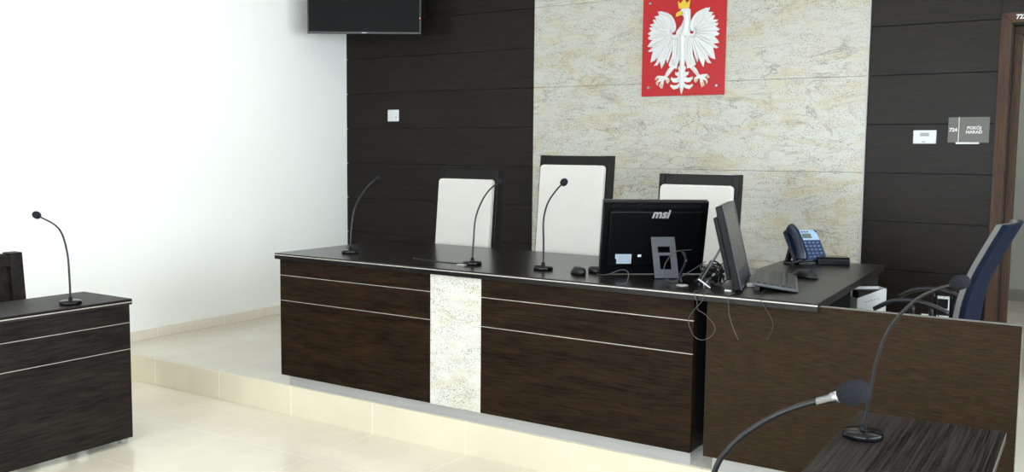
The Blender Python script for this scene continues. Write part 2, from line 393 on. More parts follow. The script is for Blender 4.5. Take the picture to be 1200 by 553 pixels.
# doorway 723: casing, inner jamb and the corridor wall beyond
d1 = bpy.data.objects.new('door_1', None); COL.objects.link(d1); d1['kind'] = 'structure'; d1['label'] = 'brown wooden door casing with the number 723A at the right edge'; d1['category'] = 'door'
d1.location = (-.02, YB, ZP)
b = BM(); box(b, DX0-.062, DX0, YB-.018, YB+.02, ZP, DZ); box(b, DX1, DX1+.062, YB-.018, YB+.02, ZP, DZ)
prism(b, [(DX0-.062, DZ), (DX0, DZ), (DX0-.062, 2.414)], YB-.018, YB+.02, axis='Y'); prism(b, [(DX1+.062, DZ), (DX1+.062, 2.414), (DX1, DZ)], YB-.018, YB+.02, axis='Y')
obj('casing', b, M['casing'], d1, True, bevel=.0015)
b = BM(); prism(b, [(DX0+.0008, DZ+.0008), (DX1-.0008, DZ+.0008), (DX1+.061, 2.414), (DX0-.061, 2.414)], YB-.0175, YB+.02, axis='Y')
obj('casing_head', b, M['casing'], d1, True, bevel=.0015)
b = BM(); box(b, DX0-.001, DX0+.006, YB+.02, YB+.27, ZP, DZ); box(b, DX1-.006, DX1, YB+.02, YB+.27, ZP, DZ); box(b, DX0, DX1, YB+.02, YB+.27, DZ-.006, DZ)
obj('jamb', b, M['dark_void'], d1, True)
b = BM(); box(b, DX0+.006, DX0+.046, YB+.10, YB+.22, ZP, DZ-.05); box(b, DX1-.046, DX1-.006, YB+.10, YB+.22, ZP, DZ-.05); box(b, DX0+.006, DX1-.006, YB+.10, YB+.22, DZ-.05, DZ-.006)
obj('door_stop', b, M['casing'], d1, True, bevel=.002)
obj('door_number', text_bm('723A', .036, FACE_Y(-.434, YB-.0185, 2.386), .0012, 0, .0014), M['letter'], d1, True)
b = BM(); box(b, -2.5, XR, 10.08, 10.28, ZP, ZC); struct('wall_corridor', b, M['corridor'], 'grey green wall seen through the doorway', 'wall')
b = BM(); box(b, -2.5, XR, 10.065, 10.08, ZP, .292); struct('baseboard_corridor', b, M['corr_base'], 'darker baseboard of the wall beyond the doorway', 'baseboard')
b = BM(); box(b, -2.6, -2.5, YB+.27, 10.08, ZP, ZC); struct('wall_corridor_left', b, M['corridor'], 'side wall of the space beyond the doorway', 'wall')

# ceiling lights (above the frame)
def ceiling_light(x, y, z, watts, label, sx=1.2, sy=.3):
    t = thing('ceiling_light', label, 'lamp', (x, y, z))
    f = BM(); box(f, -sx/2-.02, sx/2+.02, -sy/2-.02, -sy/2, -.03, 0); box(f, -sx/2-.02, sx/2+.02, sy/2, sy/2+.02, -.03, 0)
    box(f, -sx/2-.02, -sx/2, -sy/2, sy/2, -.03, 0); box(f, sx/2, sx/2+.02, -sy/2, sy/2, -.03, 0); obj('lamp_frame', f, M['white_plastic'], t)
    f = BM(); box(f, -sx/2, sx/2, -sy/2, sy/2, -.02, -.012); obj('diffuser', f, M['lamp'], t)
    L = bpy.data.lights.new('lamp_light', 'AREA'); L.shape = 'RECTANGLE'; L.size = sx; L.size_y = sy; L.energy = watts; L.color = (1., .955, .88)
    lo = bpy.data.objects.new('lamp_light', L); COL.objects.link(lo); lo.parent = t; lo.location = (0, 0, -.035)
LAMP = 3.
for x, y, l in ((-4.2, 4.4, 'ceiling light above the left end of the bench'), (-1.9, 4.4, 'ceiling light above the computers on the bench'), (.8, 4.4, 'ceiling light before the doorway'),
                (-3.6, 1.6, 'ceiling light above the open floor'), (-.8, 1.6, 'ceiling light above the right desk'), (-3.6, -1.2, 'ceiling light at the back left'), (-.8, -1.2, 'ceiling light at the back right')):
    ceiling_light(x, y, ZC, LAMP, l)
ceiling_light(-.3, 8.3, ZC, 12, 'added unseen ceiling light beyond the doorway')  # unseen lamp added to light the space behind the door opening

# ------------------------------------------------------------------ judges' bench
ZT, TB = .966, .932
XBL, XS1, XS2, XBR, YBN = -3.986, -2.885, -2.568, -1.452, 3.743
YT, XT0, XT1, YR = 3.716, -4.003, -.922, 4.74
ZB = .249
bench = thing('judges_bench', 'long dark wood judges bench with a pale granite stripe on the platform', 'bench', (-2.7, 4.2, ZP))
XTS = -1.425
b = BM(); box(b, XT0, XTS-.0003, YT, YR, TB, ZT); obj('worktop', b, M['top_wood_x'], bench, True, bevel=.002)
b = BM(); box(b, XT0-.0005, XTS, YT-.0012, YT+.001, .9545, .9595); obj('worktop_strip', b, M['silver'], bench, True)['label'] = 'silver strip in the worktop edge'
for x0, x1 in ((XBL, XS1), (XS2, XBR)):
    b = BM()
    for z0, z1 in ((ZB, .6885), (.6915, .8355), (.8385, TB)): box(b, x0, x1, YBN, YBN+.025, z0, z1)
    p = obj('front_panel', b, M['bench_wood'], bench, True)
    for z in (.690, .837):
        s = BM(); box(s, x0, x1, YBN-.0008, YBN+.01, z-.0015, z+.0015); obj('silver_strip', s, M['silver'], p, True)['label'] = 'thin silver strip'
b = BM(); box(b, XS1, XS2, YBN-.003, YBN+.025, ZB, TB); obj('stone_panel', b, M['stone_pale'], bench, True, bevel=.001)['label'] = 'pale speckled granite panel'
b = BM(); box(b, XBL, XBL+.03, YBN+.025, YR-.1, ZB, TB); obj('side_panel', b, M['bench_wood'], bench, True)
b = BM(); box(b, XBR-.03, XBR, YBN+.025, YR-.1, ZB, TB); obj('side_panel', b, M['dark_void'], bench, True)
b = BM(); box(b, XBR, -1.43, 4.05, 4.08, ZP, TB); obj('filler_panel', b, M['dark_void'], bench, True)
b = BM(); box(b, XBL+.03, XBR-.03, 4.28, 4.30, ZP, TB); obj('modesty_panel', b, M['bench_wood'], bench, True)
b = BM(); box(b, -3.965, -1.467, 3.788, 3.80, ZP, ZB); box(b, -3.965, -3.953, 3.80, 4.6, ZP, ZB); box(b, -1.479, -1.467, 3.80, 4.6, ZP, ZB); obj('plinth', b, M['alu'], bench, True)['label'] = 'brushed aluminium plinth'

# clerk's desk joined at the right end of the bench
clerk = thing('clerk_desk', 'brown wood clerk desk front with a return top at the right end of the bench', 'desk', (-.8, 4.2, ZP))
b = BM(); box(b, -1.392, -.207, YBN, YBN+.025, ZB, TB-.001); box(b, -.9215, -.207, YBN, YBN+.025, TB-.0005, .951); obj('front_panel', b, M['clerk_wood'], clerk, True)
b = BM(); box(b, -.921, -.207, YBN-.0005, YBN+.0255, .951, .9535); box(b, -.207, -.2055, YBN-.0005, YBN+.0255, ZB, .9535); obj('edge_band', b, M['edge_grey'], clerk, True)['label'] = 'thin grey edge band'
b = BM(); box(b, -1.365, -.225, 3.788, 3.80, ZP, ZB); obj('plinth', b, M['alu'], clerk, True)['label'] = 'brushed aluminium plinth'
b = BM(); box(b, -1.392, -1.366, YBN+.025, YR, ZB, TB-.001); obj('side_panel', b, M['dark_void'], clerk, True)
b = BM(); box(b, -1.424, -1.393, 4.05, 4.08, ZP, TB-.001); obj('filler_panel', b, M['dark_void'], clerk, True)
b = BM(); prism(b, [(XTS+.0003, YT), (XT1, YT), (-.973, 5.33), (-1.487, 5.20), (-1.487, YR+.0004), (XTS+.0003, YR+.0004)], TB, ZT); obj('worktop', b, M['top_wood_y'], clerk, True, bevel=.002)
b = BM(); box(b, XTS, XT1+.0005, YT-.0012, YT+.001, .9545, .9595); obj('worktop_strip', b, M['silver'], clerk, True)['label'] = 'silver strip in the worktop edge'
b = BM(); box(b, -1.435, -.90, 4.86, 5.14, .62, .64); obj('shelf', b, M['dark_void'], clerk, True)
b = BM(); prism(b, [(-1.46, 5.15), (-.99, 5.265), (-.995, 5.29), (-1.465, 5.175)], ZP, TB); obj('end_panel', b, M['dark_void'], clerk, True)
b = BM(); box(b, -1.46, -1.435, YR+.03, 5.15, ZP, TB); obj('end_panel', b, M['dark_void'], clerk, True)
# white file box
fb = thing('file_box', 'white open file box with one slanted side below the return top', 'box', (-.985, 5.0, .6405), R(-53))
t_ = .003; W_, D_, Z0_, Z1_ = .08, .155, .185, .236
b = BM()
prism(b, [(-D_/2, 0), (D_/2, 0), (D_/2, Z1_), (D_/2-.015, Z1_), (-D_/2, Z0_)], W_/2-t_, W_/2, axis='X')
box(b, -W_/2, -W_/2+t_, -D_/2, D_/2, 0, Z1_)
box(b, -W_/2, W_/2, -D_/2, -D_/2+t_, 0, Z0_); box(b, -W_/2, W_/2, D_/2-t_, D_/2, 0, Z1_); box(b, -W_/2, W_/2, -D_/2, D_/2, 0, t_)
obj('box_shell', b, M['paper'], fb)
b = BM(); box(b, -W_/2+.006, W_/2-.006, -D_/2+.008, D_/2-.006, t_, .222); obj('dark_inside', b, M['dark_void'], fb)['label'] = 'dark block painted as the shaded interior'  # near-black filler, its colour stands in for shade inside the open box
b = BM()
for i, y in enumerate((-.035, -.02, -.005, .012, .03)): box(b, W_/2, W_/2+.0006, y, y+.008, .165+i*.004, .169+i*.004)
obj('print_marks', b, M['ink'], fb)['label'] = 'small grey print marks'

# ------------------------------------------------------------------ side desks
def side_desk(name, label, x_front, x_rear, y0, y1, zt, front_sign, wood_front, wood_top, frontov=.022):
    t = thing(name, label, 'desk', ((x_front+x_rear)/2, (y0+y1)/2, 0))
    s = front_sign                       # +1: the front faces +x
    xf = x_front - s * frontov
    def bx(bm, xa, xb, *a): box(bm, min(xa, xb), max(xa, xb), *a)
    b = BM(); bx(b, x_front, x_rear, y0, y1, zt-.03, zt); obj('worktop', b, wood_top, t, True, bevel=.002)
    b = BM(); bx(b, x_front + s*.0012, x_front - s*.001, y0, y1+.0006, zt-.0185, zt-.0135); obj('worktop_strip', b, M['silver'], t, True)['label'] = 'silver strip in the worktop edge'
    b = BM(); z1, z2 = zt - .128, zt - .268
    for za, zb in ((.035, z2-.0015), (z2+.0015, z1-.0015), (z1+.0015, zt-.03)): bx(b, xf, xf - s*.025, y0+.01, y1-.002, za, zb)
    p = obj('front_panel', b, wood_front, t, True)
    for z in (z1, z2):
        q = BM(); bx(q, xf + s*.0008, xf - s*.01, y0+.01, y1-.002, z-.0015, z+.0015); obj('silver_strip', q, M['silver'], p, True)['label'] = 'thin silver strip'
    for y in (y0+.01, y1-.03):
        b = BM(); bx(b, xf - s*.0252, x_rear + s*.03, y, y+.026, .035, zt-.031); obj('side_panel', b, wood_front, t, True, bevel=.001)
    for xx in (xf - s*.03, x_rear + s*.06):
        for y in (y0+.015, y1-.05):
            b = BM(); bx(b, xx, xx - s*.035, y, y+.04, 0, .035); obj('foot', b, M['alu'], t, True)['label'] = 'small metal foot'
    return t
side_desk('side_desk', 'dark wood desk with silver strips at the left edge beside the white wall', -4.229, -4.655, .9, 2.94, .777, 1, M['desk_wood'], M['desk_top'])
rd = side_desk('side_desk', 'dark wood desk in the right foreground with two microphones', -.579, -.184, .95, 2.897, .78, -1, M['desk_wood'], M['desk_top'])
b = BM(); box(b, -.1845, -.1835, .95, 2.897, .7725, .7785); obj('edge_band', b, M['edge_grey'], rd, True)

# ------------------------------------------------------------------ high-backed judge chairs (local: back panel rises at y=0, seat towards -y)
def judge_chair(label, x, y, w, ztop, zwhite, rot=0., pad=M['white_cloth'], wood_=M['chair_wood'], z0=ZP, post=.035, group='judges chairs behind the bench'):
    t = thing('judge_chair', label, 'chair', (x, y, z0), rot, group)
    H_ = ztop - z0; lean = math.tan(R(5.5)); piv = .45
    sh = Matrix.Identity(4); sh[1][2] = lean; sh[1][3] = -lean * piv          # backrest leans away above the seat
    b = BM(); box(b, -w/2+.03, w/2-.03, .03, .055, .30, H_-.006, sh); obj('back_panel', b, wood_, t, bevel=.002)
    for s in (-1, 1):
        xa = s*w/2; xb = s*(w/2-post)
        b = BM(); box(b, min(xa, xb), max(xa, xb), .0, .075, 0, H_, sh); obj('back_post', b, wood_, t, bevel=.003)
    b = BM(); box(b, -w/2+post, w/2-post, .005, .06, H_-.075, H_-(.002 if pad else .012), sh); obj('top_rail', b, wood_, t, bevel=.003)
    if pad:
        hw = w/2 - .022; zz0, zz1 = .46, zwhite - z0; rc = .02
        pts = [(-hw, zz0), (hw, zz0), (hw, zz1-rc), (hw-rc*.3, zz1-rc*.3), (hw-rc, zz1), (-hw+rc, zz1), (-hw+rc*.3, zz1-rc*.3), (-hw, zz1-rc)]
        b = BM(); prism(b, pts, -.035, .004, sh, 'Y'); obj('back_cushion', b, pad, t, bevel=.008)['label'] = 'white upholstered back cushion'
    b = BM(); box(b, -w/2+.01, w/2-.01, -.44, -.005, .40, .435); obj('seat_frame', b, wood_, t, bevel=.004)
    if pad:
        b = BM(); box(b, -w/2+.015, w/2-.015, -.45, -.04, .4355, .50, None, .02); obj('seat', b, pad, t)['label'] = 'white upholstered seat'
    for s in (-1, 1):
        b = BM(); box(b, s*(w/2-.03)-.02, s*(w/2-.03)+.02, -.43, -.39, 0, .40); obj('leg', b, wood_, t, bevel=.003)
        b = BM(); box(b, s*(w/2-.02)-.015, s*(w/2-.02)+.015, -.40, .0, .63, .66); obj('armrest', b, wood_, t, bevel=.005) if not pad else b.free()
    return t
judge_chair('leftmost dark judge chair with white back cushion, against the dark boards', -3.535, 4.915, .478, 1.447, 1.382)
judge_chair('tallest dark judge chair with white back cushion, in the middle', -2.742, 4.915, .49, 1.545, 1.486)
judge_chair('dark judge chair with white back cushion behind the two computers', -1.932, 4.915, .478, 1.446, 1.385)
judge_chair('dark wooden chair back behind the left desk', -4.93, 2.54, .50, .985, 0, R(90), None, M['desk_wood'], 0, post=.07, group='chairs behind the side desks')

# ------------------------------------------------------------------ gooseneck microphones (world points along the stem)
def microphone(label, base, pts, head_r, head_l, foam=True, br=.05, group='gooseneck microphones', rs=.0045, collar=False):
    t = thing('microphone', label, 'microphone', base, 0, group)
    B = Vector(base); P = [Vector(p) - B for p in pts]
    b = BM(); lathe(b, [(br*.97, 0), (br, .003), (br, .013), (br*.95, .018), (br*.3, .0205), (.011, .021), (.010, .034), (.006, .036)], 32)
    obj('base', b, M['black_gloss'], t)
    tip = P[-1]; d = (P[-1] - P[-2]).normalized()
    path = spline([Vector((0, 0, .03))] + P[:-1] + [tip - d * head_l * .38], 8)
    b = BM(); tube(b, path, [rs*1.15, rs*.95], 10); obj('gooseneck', b, M['gooseneck'], t)
    q = d.to_track_quat('Z', 'Y').to_matrix().to_4x4(); q.translation = tip - d * head_l * .5
    if collar:
        b = BM(); lathe(b, [(rs*1.0, -.035), (rs*1.5, -.033), (rs*1.6, -.012), (rs*2.0, -.010), (rs*2.1, .008)], 16, q); obj('collar', b, M['chrome'], t)['label'] = 'silver collar'
    b = BM(); R_ = head_r; L_ = head_l
    prof = [(R_*.40, 0), (R_*.62, L_*.04), (R_*.85, L_*.16), (R_*.97, L_*.32), (R_, L_*.48), (R_*.96, L_*.66), (R_*.80, L_*.84), (R_*.5, L_*.96), (R_*.15, L_)]
    lathe(b, prof, 20, q); obj('windscreen' if foam else 'capsule', b, M['foam'] if foam else M['black_plastic'], t)
    return t
microphone('gooseneck microphone nearest the left end of the bench', (-3.652, 3.974, ZT), [(-3.652,3.986,1.123),(-3.652,4.016,1.231),(-3.652,4.091,1.318),(-3.652,4.155,1.366),(-3.652,4.214,1.394)], .016, .045)
microphone('gooseneck microphone above the granite stripe of the bench', (-2.771, 3.954, ZT), [(-2.771,3.964,1.101),(-2.771,3.982,1.213),(-2.771,4.041,1.301),(-2.771,4.113,1.358),(-2.771,4.205,1.397)], .016, .045)
microphone('gooseneck microphone before the tallest white chair', (-2.362, 3.997, ZT), [(-2.362,3.998,1.101),(-2.362,3.995,1.218),(-2.362,4.035,1.303),(-2.362,4.12,1.366),(-2.362,4.200,1.406)], .0195, .044)
microphone('gooseneck microphone on the left desk before the white wall', (-4.32, 2.655, .777), [(-4.323,2.655,.918),(-4.332,2.655,1.024),(-4.37,2.655,1.121),(-4.435,2.655,1.170),(-4.595,2.655,1.213)], .0195, .048, br=.052)
microphone('gooseneck microphone standing on the right foreground desk', (-.514, 2.619, .78), [(-.503,2.619,.883),(-.489,2.619,.992),(-.459,2.619,1.09),(-.402,2.619,1.168),(-.352,2.619,1.204),(-.292,2.619,1.230)], .0195, .05, br=.054)
microphone('nearest microphone, its large grey foam head low in the right foreground', (-.535, 1.44, .78), [(-.533,1.44,.90),(-.516,1.44,1.02),(-.487,1.44,1.075),(-.44,1.44,1.121),(-.382,1.44,1.158),(-.298,1.44,1.193)], .0195, .05, br=.054, collar=True)

# ------------------------------------------------------------------ all-in-one computers (local: screen faces -y, bottom edge at origin)
def computer(label, loc, rot):
    t = thing('desktop_computer', label, 'computer', loc, rot, 'all-in-one computers on the bench')
    W, H, T = .515, .374, .032
    T1 = Matrix.Translation((0, 0, .009)) @ Matrix.Rotation(R(-14), 4, 'X')     # leaning back
    b = BM(); box(b, -W/2, W/2, 0, T, 0, H, T1, .006); c = obj('case', b, M['black_back'], t)
    b = BM(); box(b, -W/2+.03, W/2-.03, T-.001, T+.022, .05, H-.045, T1, .006); obj('rear_cover', b, M['black_back'], t)
    b = BM()
    for i in range(26): x = -W/2+.05 + i*(W-.1)/25; box(b, x-.006, x+.006, T-.0005, T+.002, H-.032, H-.014, T1)
    obj('vent', b, M['vent'], t)
    b = BM(); f_ = .026                                                       # front bezel frame
    for x0, x1, z0, z1 in ((-W/2, -W/2+f_, 0, H), (W/2-f_, W/2, 0, H), (-W/2+f_, W/2-f_, H-f_, H), (-W/2+f_, W/2-f_, 0, .075)): box(b, x0, x1, -.004, .001, z0, z1, T1)
    obj('front_bezel', b, M['bezel'], t, bevel=.001)
    b = BM(); box(b, -W/2+f_, W/2-f_, -.001, .0005, .075, H-f_, T1); obj('screen', b, M['screen_off'], t)
    # kickstand plate with two cut-outs
    top = T1 @ Vector((-.036, T+.022, .20)); foot = Vector((-.036, top.y + .10, .003))
    e = (foot - top); Ln = e.length; e.normalize(); n_ = Vector((1,0,0)).cross(e)
    KM = Matrix((Vector((1,0,0)), e, n_)).transposed().to_4x4(); KM.translation = top
    b = BM(); w = .058
    rows = ((0, .050, None), (.050, .082, .030), (.082, .096, None), (.096, .168, .027), (.168, Ln, None))
    for a, c_, hole in rows:
        if hole is None: box(b, -w, w, a, c_, -.003, .003, KM)
        else: box(b, -w, -hole, a, c_, -.003, .003, KM); box(b, hole, w, a, c_, -.003, .003, KM)
    obj('kickstand', b, M['stand_grey'], t)['label'] = 'grey metal kickstand'
    # lettering and stickers on the back
    BK = T1 @ Matrix.Translation((-.016, T+.0225, H-.058)) @ Matrix.Rotation(PI, 4, 'Z') @ Matrix.Rotation(PI/2, 4, 'X')
    obj('logo', text_bm('msi', .060, BK, .001, .28, .0022, spacing=1.02), M['alu'], t)
    b = BM(); box(b, .045+.065, .045+.145, T+.022, T+.0226, .088, .112, T1); box(b, .045+.065, .045+.138, T+.022, T+.0226, .063, .09, T1)
    s = obj('sticker', b, M['sticker'], t); q = BM()
    for i in range(4): box(q, .045+.072, .045+.132, T+.0226, T+.0228, .073+i*.008, .0755+i*.008, T1)
    obj('sticker_print', q, M['ink'], s)
    b = BM(); box(b, .062, .08, T+.022, T+.0226, .098, .11, T1); obj('sticker', b, M['paper'], t)
    return t
pc1 = computer('black computer seen from behind with a silver msi logo', (-1.862, 4.19, ZT), R(217.6))
pc2 = dup(pc1, (-1.338, 4.085, ZT), R(104), 'black computer seen edge-on beside the keyboard', None)

# mice
def mouse(label, loc, rot, L_=.105, W_=.06, H_=.034):
    t = thing('computer_mouse', label, 'mouse', loc, rot, 'computer mice')
    b = BM(); n, m = 24, 10; rings = []
    for i in range(m + 1):
        a = i / m * PI / 2; ring = []
        for k in range(n):
            th = 2*PI*k/n; x = math.cos(th); y = math.sin(th)
            rx = L_/2 * math.cos(a)**.55 if i < m else .002; ry = W_/2 * math.cos(a)**.55 * (1 - .10*x) if i < m else .001
            ring.append(b.verts.new((x*rx - .010*math.sin(a), y*ry, .003 + H_ * math.sin(a))))
        rings.append(ring)
    for i in range(m):
        for k in range(n): f = b.faces.new((rings[i][k], rings[i][(k+1)%n], rings[i+1][(k+1)%n], rings[i+1][k])); f.smooth = True
    b.faces.new(rings[0][::-1]); b.faces.new(rings[-1]); obj('shell', b, M['black_plastic'], t)
    b = BM(); lathe(b, [(.002, -.004), (.008, -.0035), (.009, 0), (.008, .0035), (.002, .004)], 14, Matrix.Translation((.025, 0, H_*.84)) @ Matrix.Rotation(PI/2, 4, 'X')); obj('scroll_wheel', b, M['vent'], t)
    b = BM()
    for s in (-1, 1): box(b, -.04, .042, s*.012-.006, s*.012+.006, 0, .0035)
    obj('glide_pad', b, M['vent'], t)
    return t
mouse('black mouse on the bench right of the tallest white chair', (-2.135, 3.95, ZT), R(150))
mouse('black mouse half hidden by the left edge of the msi computer', (-2.088, 4.06, ZT), R(20), .085, .055, .028)
mouse('black mouse on the return top beyond the keyboard', (-1.172, 4.485, ZT), R(-14), .125, .062, .038)

# keyboard: long axis runs away from the viewer, left edge raised
kb = thing('keyboard', 'black keyboard on the return top beside the edge-on computer', 'keyboard', (-1.232, 4.175, ZT), R(16))
KW, KL = .185, .50
KT = Matrix.Translation((0, 0, .012)) @ Matrix.Rotation(R(7), 4, 'Y')
b = BM(); box(b, -KW/2, KW/2, -KL/2, KL/2, 0, .016, KT, .004); obj('body', b, M['kb_body'], kb)
b = BM(); box(b, -KW/2-.001, KW/2+.001, -KL/2-.003, -KL/2+.003, .004, .016, KT, .002); box(b, KW/2-.012, KW/2+.006, -KL/2, KL/2, .003, .014, KT, .003); obj('rim', b, M['kb_edge'], kb)['label'] = 'lighter grey rim'
nrow, ncol = 6, 21
for i in range(nrow):
    b = BM()
    for j in range(ncol):
        if j in (4, 8) and i % 2 == 0: pass
        x = -KW/2 + .012 + (i + .5) * (KW - .03) / nrow; y = -KL/2 + .01 + (j + .5) * (KL - .02) / ncol
        hw = (KW-.03)/nrow*.36; hl = (KL-.02)/ncol*.45
        box(b, x-hw, x+hw, y-hl, y+hl, .0155, .022, KT, .0015)
    obj('key_row', b, M['kb_key'], kb)
for y in (-.2, .2):
    b = BM(); box(b, -.082, -.062, y-.02, y+.02, 0, .022); obj('foot', b, M['black_plastic'], kb)
    b = BM(); box(b, .06, .078, y-.02, y+.02, 0, .008); obj('foot', b, M['black_plastic'], kb)

# desk phone (local: face looks towards -y and up)
ph = thing('desk_phone', 'dark blue desk phone with light blue display panel on the return top', 'phone', (-1.343, 5.115, ZT), R(48))
PT = Matrix.Translation((0, -.055, .018)) @ Matrix.Rotation(R(-38), 4, 'X')
b = BM(); box(b, -.095, .105, 0, .026, 0, .205, PT, .006); obj('body', b, M['phone_blue'], ph)
b = BM(); prism(b, [(-.02, .135), (.098, .135), (.098, .178), (.080, .20), (-.02, .20)], -.005, .001, PT, 'Y'); pn = obj('display_panel', b, M['phone_silver'], ph, bevel=.001)
b = BM(); box(b, -.002, .054, -.0062, -.0045, .146, .176, PT); obj('display', b, M['lcd_green'], pn)
b = BM()
for i in range(3): box(b, .0+.016*i, .011+.016*i, -.0062, -.0045, .184, .190, PT)
obj('panel_lettering', b, M['phone_blue'], pn)
b = BM(); box(b, -.02, .098, -.003, .001, .008, .133, PT, .001); kp = obj('keypad', b, M['phone_face'], ph)
for r_ in range(5):
    for c_ in range(4 if r_ else 3):
        b = BM(); x = -.006 + c_*.026; z = .022 + r_*.023
        box(b, x, x+.013, -.0065, -.002, z, z+.008, PT, .001); obj('key', b, M['key'], kp)
hs = BM()
path = spline([PT @ Vector(p) for p in ((-.066, -.016, .008), (-.066, -.036, .04), (-.066, -.043, .10), (-.066, -.036, .165), (-.066, -.016, .20))], 6)
rad = [.0235 + .006*abs(2*i/(len(path)-1)-1)**2 for i in range(len(path))]
tube(hs, path, rad, 14, sx=1.15); ho = obj('handset', hs, M['phone_blue'], ph)
b = BM()
for z in (.02, .185): box(b, -.092, -.040, -.018, .001, z-.018, z+.018, PT, .006)
obj('cradle', b, M['black_plastic'], ph)
b = BM()
for s in (-.06, .07): prism(b, [(.03, .0), (.135, .0), (.145, .006), (.105, .105), (.085, .10), (.118, .012), (.03, .012)], s-.012, s+.012, Matrix.Translation((0, -.05, 0)), 'X')
box(b, -.08, .09, -.066, .0, 0, .014, None, .003); obj('stand', b, M['black_plastic'], ph)
b = BM(); tube(b, spline([(-.075, -.085, .035), (-.115, -.06, .012), (-.13, .0, .008), (-.10, .05, .008), (-.06, .07, .008)], 8), .0055, 8); obj('cord', b, M['cable'], ph)
bxo = thing('black_case', 'low flat black case lying right of the desk phone', 'case', (-1.215, 5.165, ZT), R(28))
b = BM(); box(b, -.085, .085, -.05, .05, 0, .034, None, .006); obj('body', b, M['black_plastic'], bxo)
b = BM(); box(b, -.083, .083, -.048, .048, .0335, .043, None, .004); obj('lid', b, M['black_gloss'], bxo)

# ------------------------------------------------------------------ cables
def cable(label, pts, r=.003, mat='cable', k=8, group='loose cables'):
    b = BM(); p0 = Vector(pts[0]); tube(b, [p - p0 for p in spline(pts, k)], r, 8); o = obj('cable', b, M[mat]); o.location = p0
    return tag(o, label, 'cable', group)
YC = YT - .006
cable('thin grey cable hanging in a loop over the dark gap of the bench front', [(-1.44, 3.76, .969), (-1.44, YC, .968), (-1.425, YC, .925), (-1.42, YC, .895), (-1.385, YC, .875), (-1.343, YC, .83), (-1.355, YC, .79), (-1.40, YC, .765), (-1.44, YC, .785), (-1.462, YC, .845), (-1.435, YC, .895), (-1.405, YC, .93), (-1.39, YC, .968), (-1.38, 3.76, .969)], .0014, 'cable_grey')
cable('thin grey cable hanging straight below the edge-on computer', [(-1.285, 3.78, .9695), (-1.285, YC, .968), (-1.285, YC, .92), (-1.28, YC, .88), (-1.262, YC, .83), (-1.24, YC, .785)], .0014, 'cable_grey')
cable('thin dark cable hanging from the keyboard end over the clerk desk front', [(-1.21, 3.98, .971), (-1.18, 3.80, .969), (-1.155, YC, .969), (-1.13, YC, .93), (-1.098, YC, .876), (-1.10, YC, .84), (-1.118, YC, .80)], .0016, 'cable')
cable('grey cable curling below the left side of the msi computer', [(-2.05, 3.99, .969), (-1.98, 3.95, .975), (-1.90, 3.95, 1.005), (-1.84, 3.90, 1.0), (-1.80, 3.80, .972), (-1.79, 3.73, .969)], .0022, 'cable_grey')
cable('thin dark cable lying left of the middle bench microphone', [(-3.2, 3.99, .968), (-3.05, 3.95, .968), (-2.9, 3.935, .968), (-2.82, 3.95, .969)], .0022, 'cable')
cable('grey cable drooping in front of the metal kickstand', [(-1.60, 4.08, 1.11), (-1.66, 4.02, 1.10), (-1.70, 4.0, 1.04), (-1.69, 3.98, .985), (-1.64, 3.96, .97), (-1.60, 4.0, 1.0), (-1.53, 4.08, 1.06)], .0022, 'cable_grey')
# tangle behind the edge-on computer: nobody could count its strands
rnd = random.Random(3); b = BM()
for i in range(11):
    pts = [(rnd.uniform(-.055, .06), rnd.uniform(-.07, .11), .0045 + (rnd.uniform(.0, .10) if 0 < j < 5 else rnd.uniform(0, .02))) for j in range(6)]
    tube(b, spline(pts, 8), rnd.choice((.0028, .0034, .004)), 7)
tg = obj('cable_tangle', b, M['cable']); tg.location = (-1.465, 3.975, ZT); tag(tg, 'tangle of black cables between the two computers', 'cables'); tg['kind'] = 'stuff'
cable('white cable running down the back of the edge-on computer', [(-1.43, 4.08, 1.12), (-1.425, 4.04, 1.08), (-1.445, 4.0, 1.03), (-1.475, 3.96, .985), (-1.48, 3.93, .971)], .0035, 'cable_white')
cable('white cable lying across the black tangle', [(-1.49, 3.89, 1.0), (-1.455, 3.875, .985), (-1.425, 3.86, .971)], .0035, 'cable_white')
cable('black glossy cable rising beside the kickstand', [(-1.575, 3.90, .975), (-1.58, 3.90, 1.01), (-1.565, 3.90, 1.05), (-1.555, 3.90, 1.08), (-1.57, 3.91, 1.105), (-1.59, 3.93, 1.115)], .0075, 'black_gloss')
cable('thin dark cable between the edge-on computer and the keyboard', [(-1.36, 4.36, .969), (-1.34, 4.45, .969), (-1.30, 4.50, .969), (-1.27, 4.55, .969)], .0022, 'cable')
gs = thing('grommet', 'small round pale grommet on the bench before the kickstand', 'grommet', (-1.565, 3.885, ZT))
b = BM(); lathe(b, [(.028, 0), (.028, .002), (.024, .004), (.004, .0045)], 24); obj('cap', b, M['alu'], gs)
def bit(name, label, cat, loc, rot, sz, mat):
    t = thing(name, label, cat, loc, rot)
    b = BM(); box(b, -sz[0]/2, sz[0]/2, -sz[1]/2, sz[1]/2, 0, sz[2], None, min(sz)*.3); obj('body', b, M[mat], t)
    b = BM(); box(b, -sz[0]*.3, sz[0]*.3, -sz[1]*.3, sz[1]*.3, sz[2]*.95, sz[2]*1.15); obj('raised_label', b, M['alu'], t)
bit('cable_plug', 'white plug lying at the left end of the keyboard', 'plug', (-1.30, 4.04, ZT), R(30), (.04, .03, .014), 'white_plastic')
bit('paper_slip', 'small white slip lying before the edge-on computer', 'paper', (-1.335, 3.84, ZT), R(15), (.03, .02, .006), 'white_plastic')
bit('cable_clip', 'small silver clip beside the base of the middle bench microphone', 'clip', (-2.795, 3.89, ZT), R(0), (.05, .025, .006), 'alu')

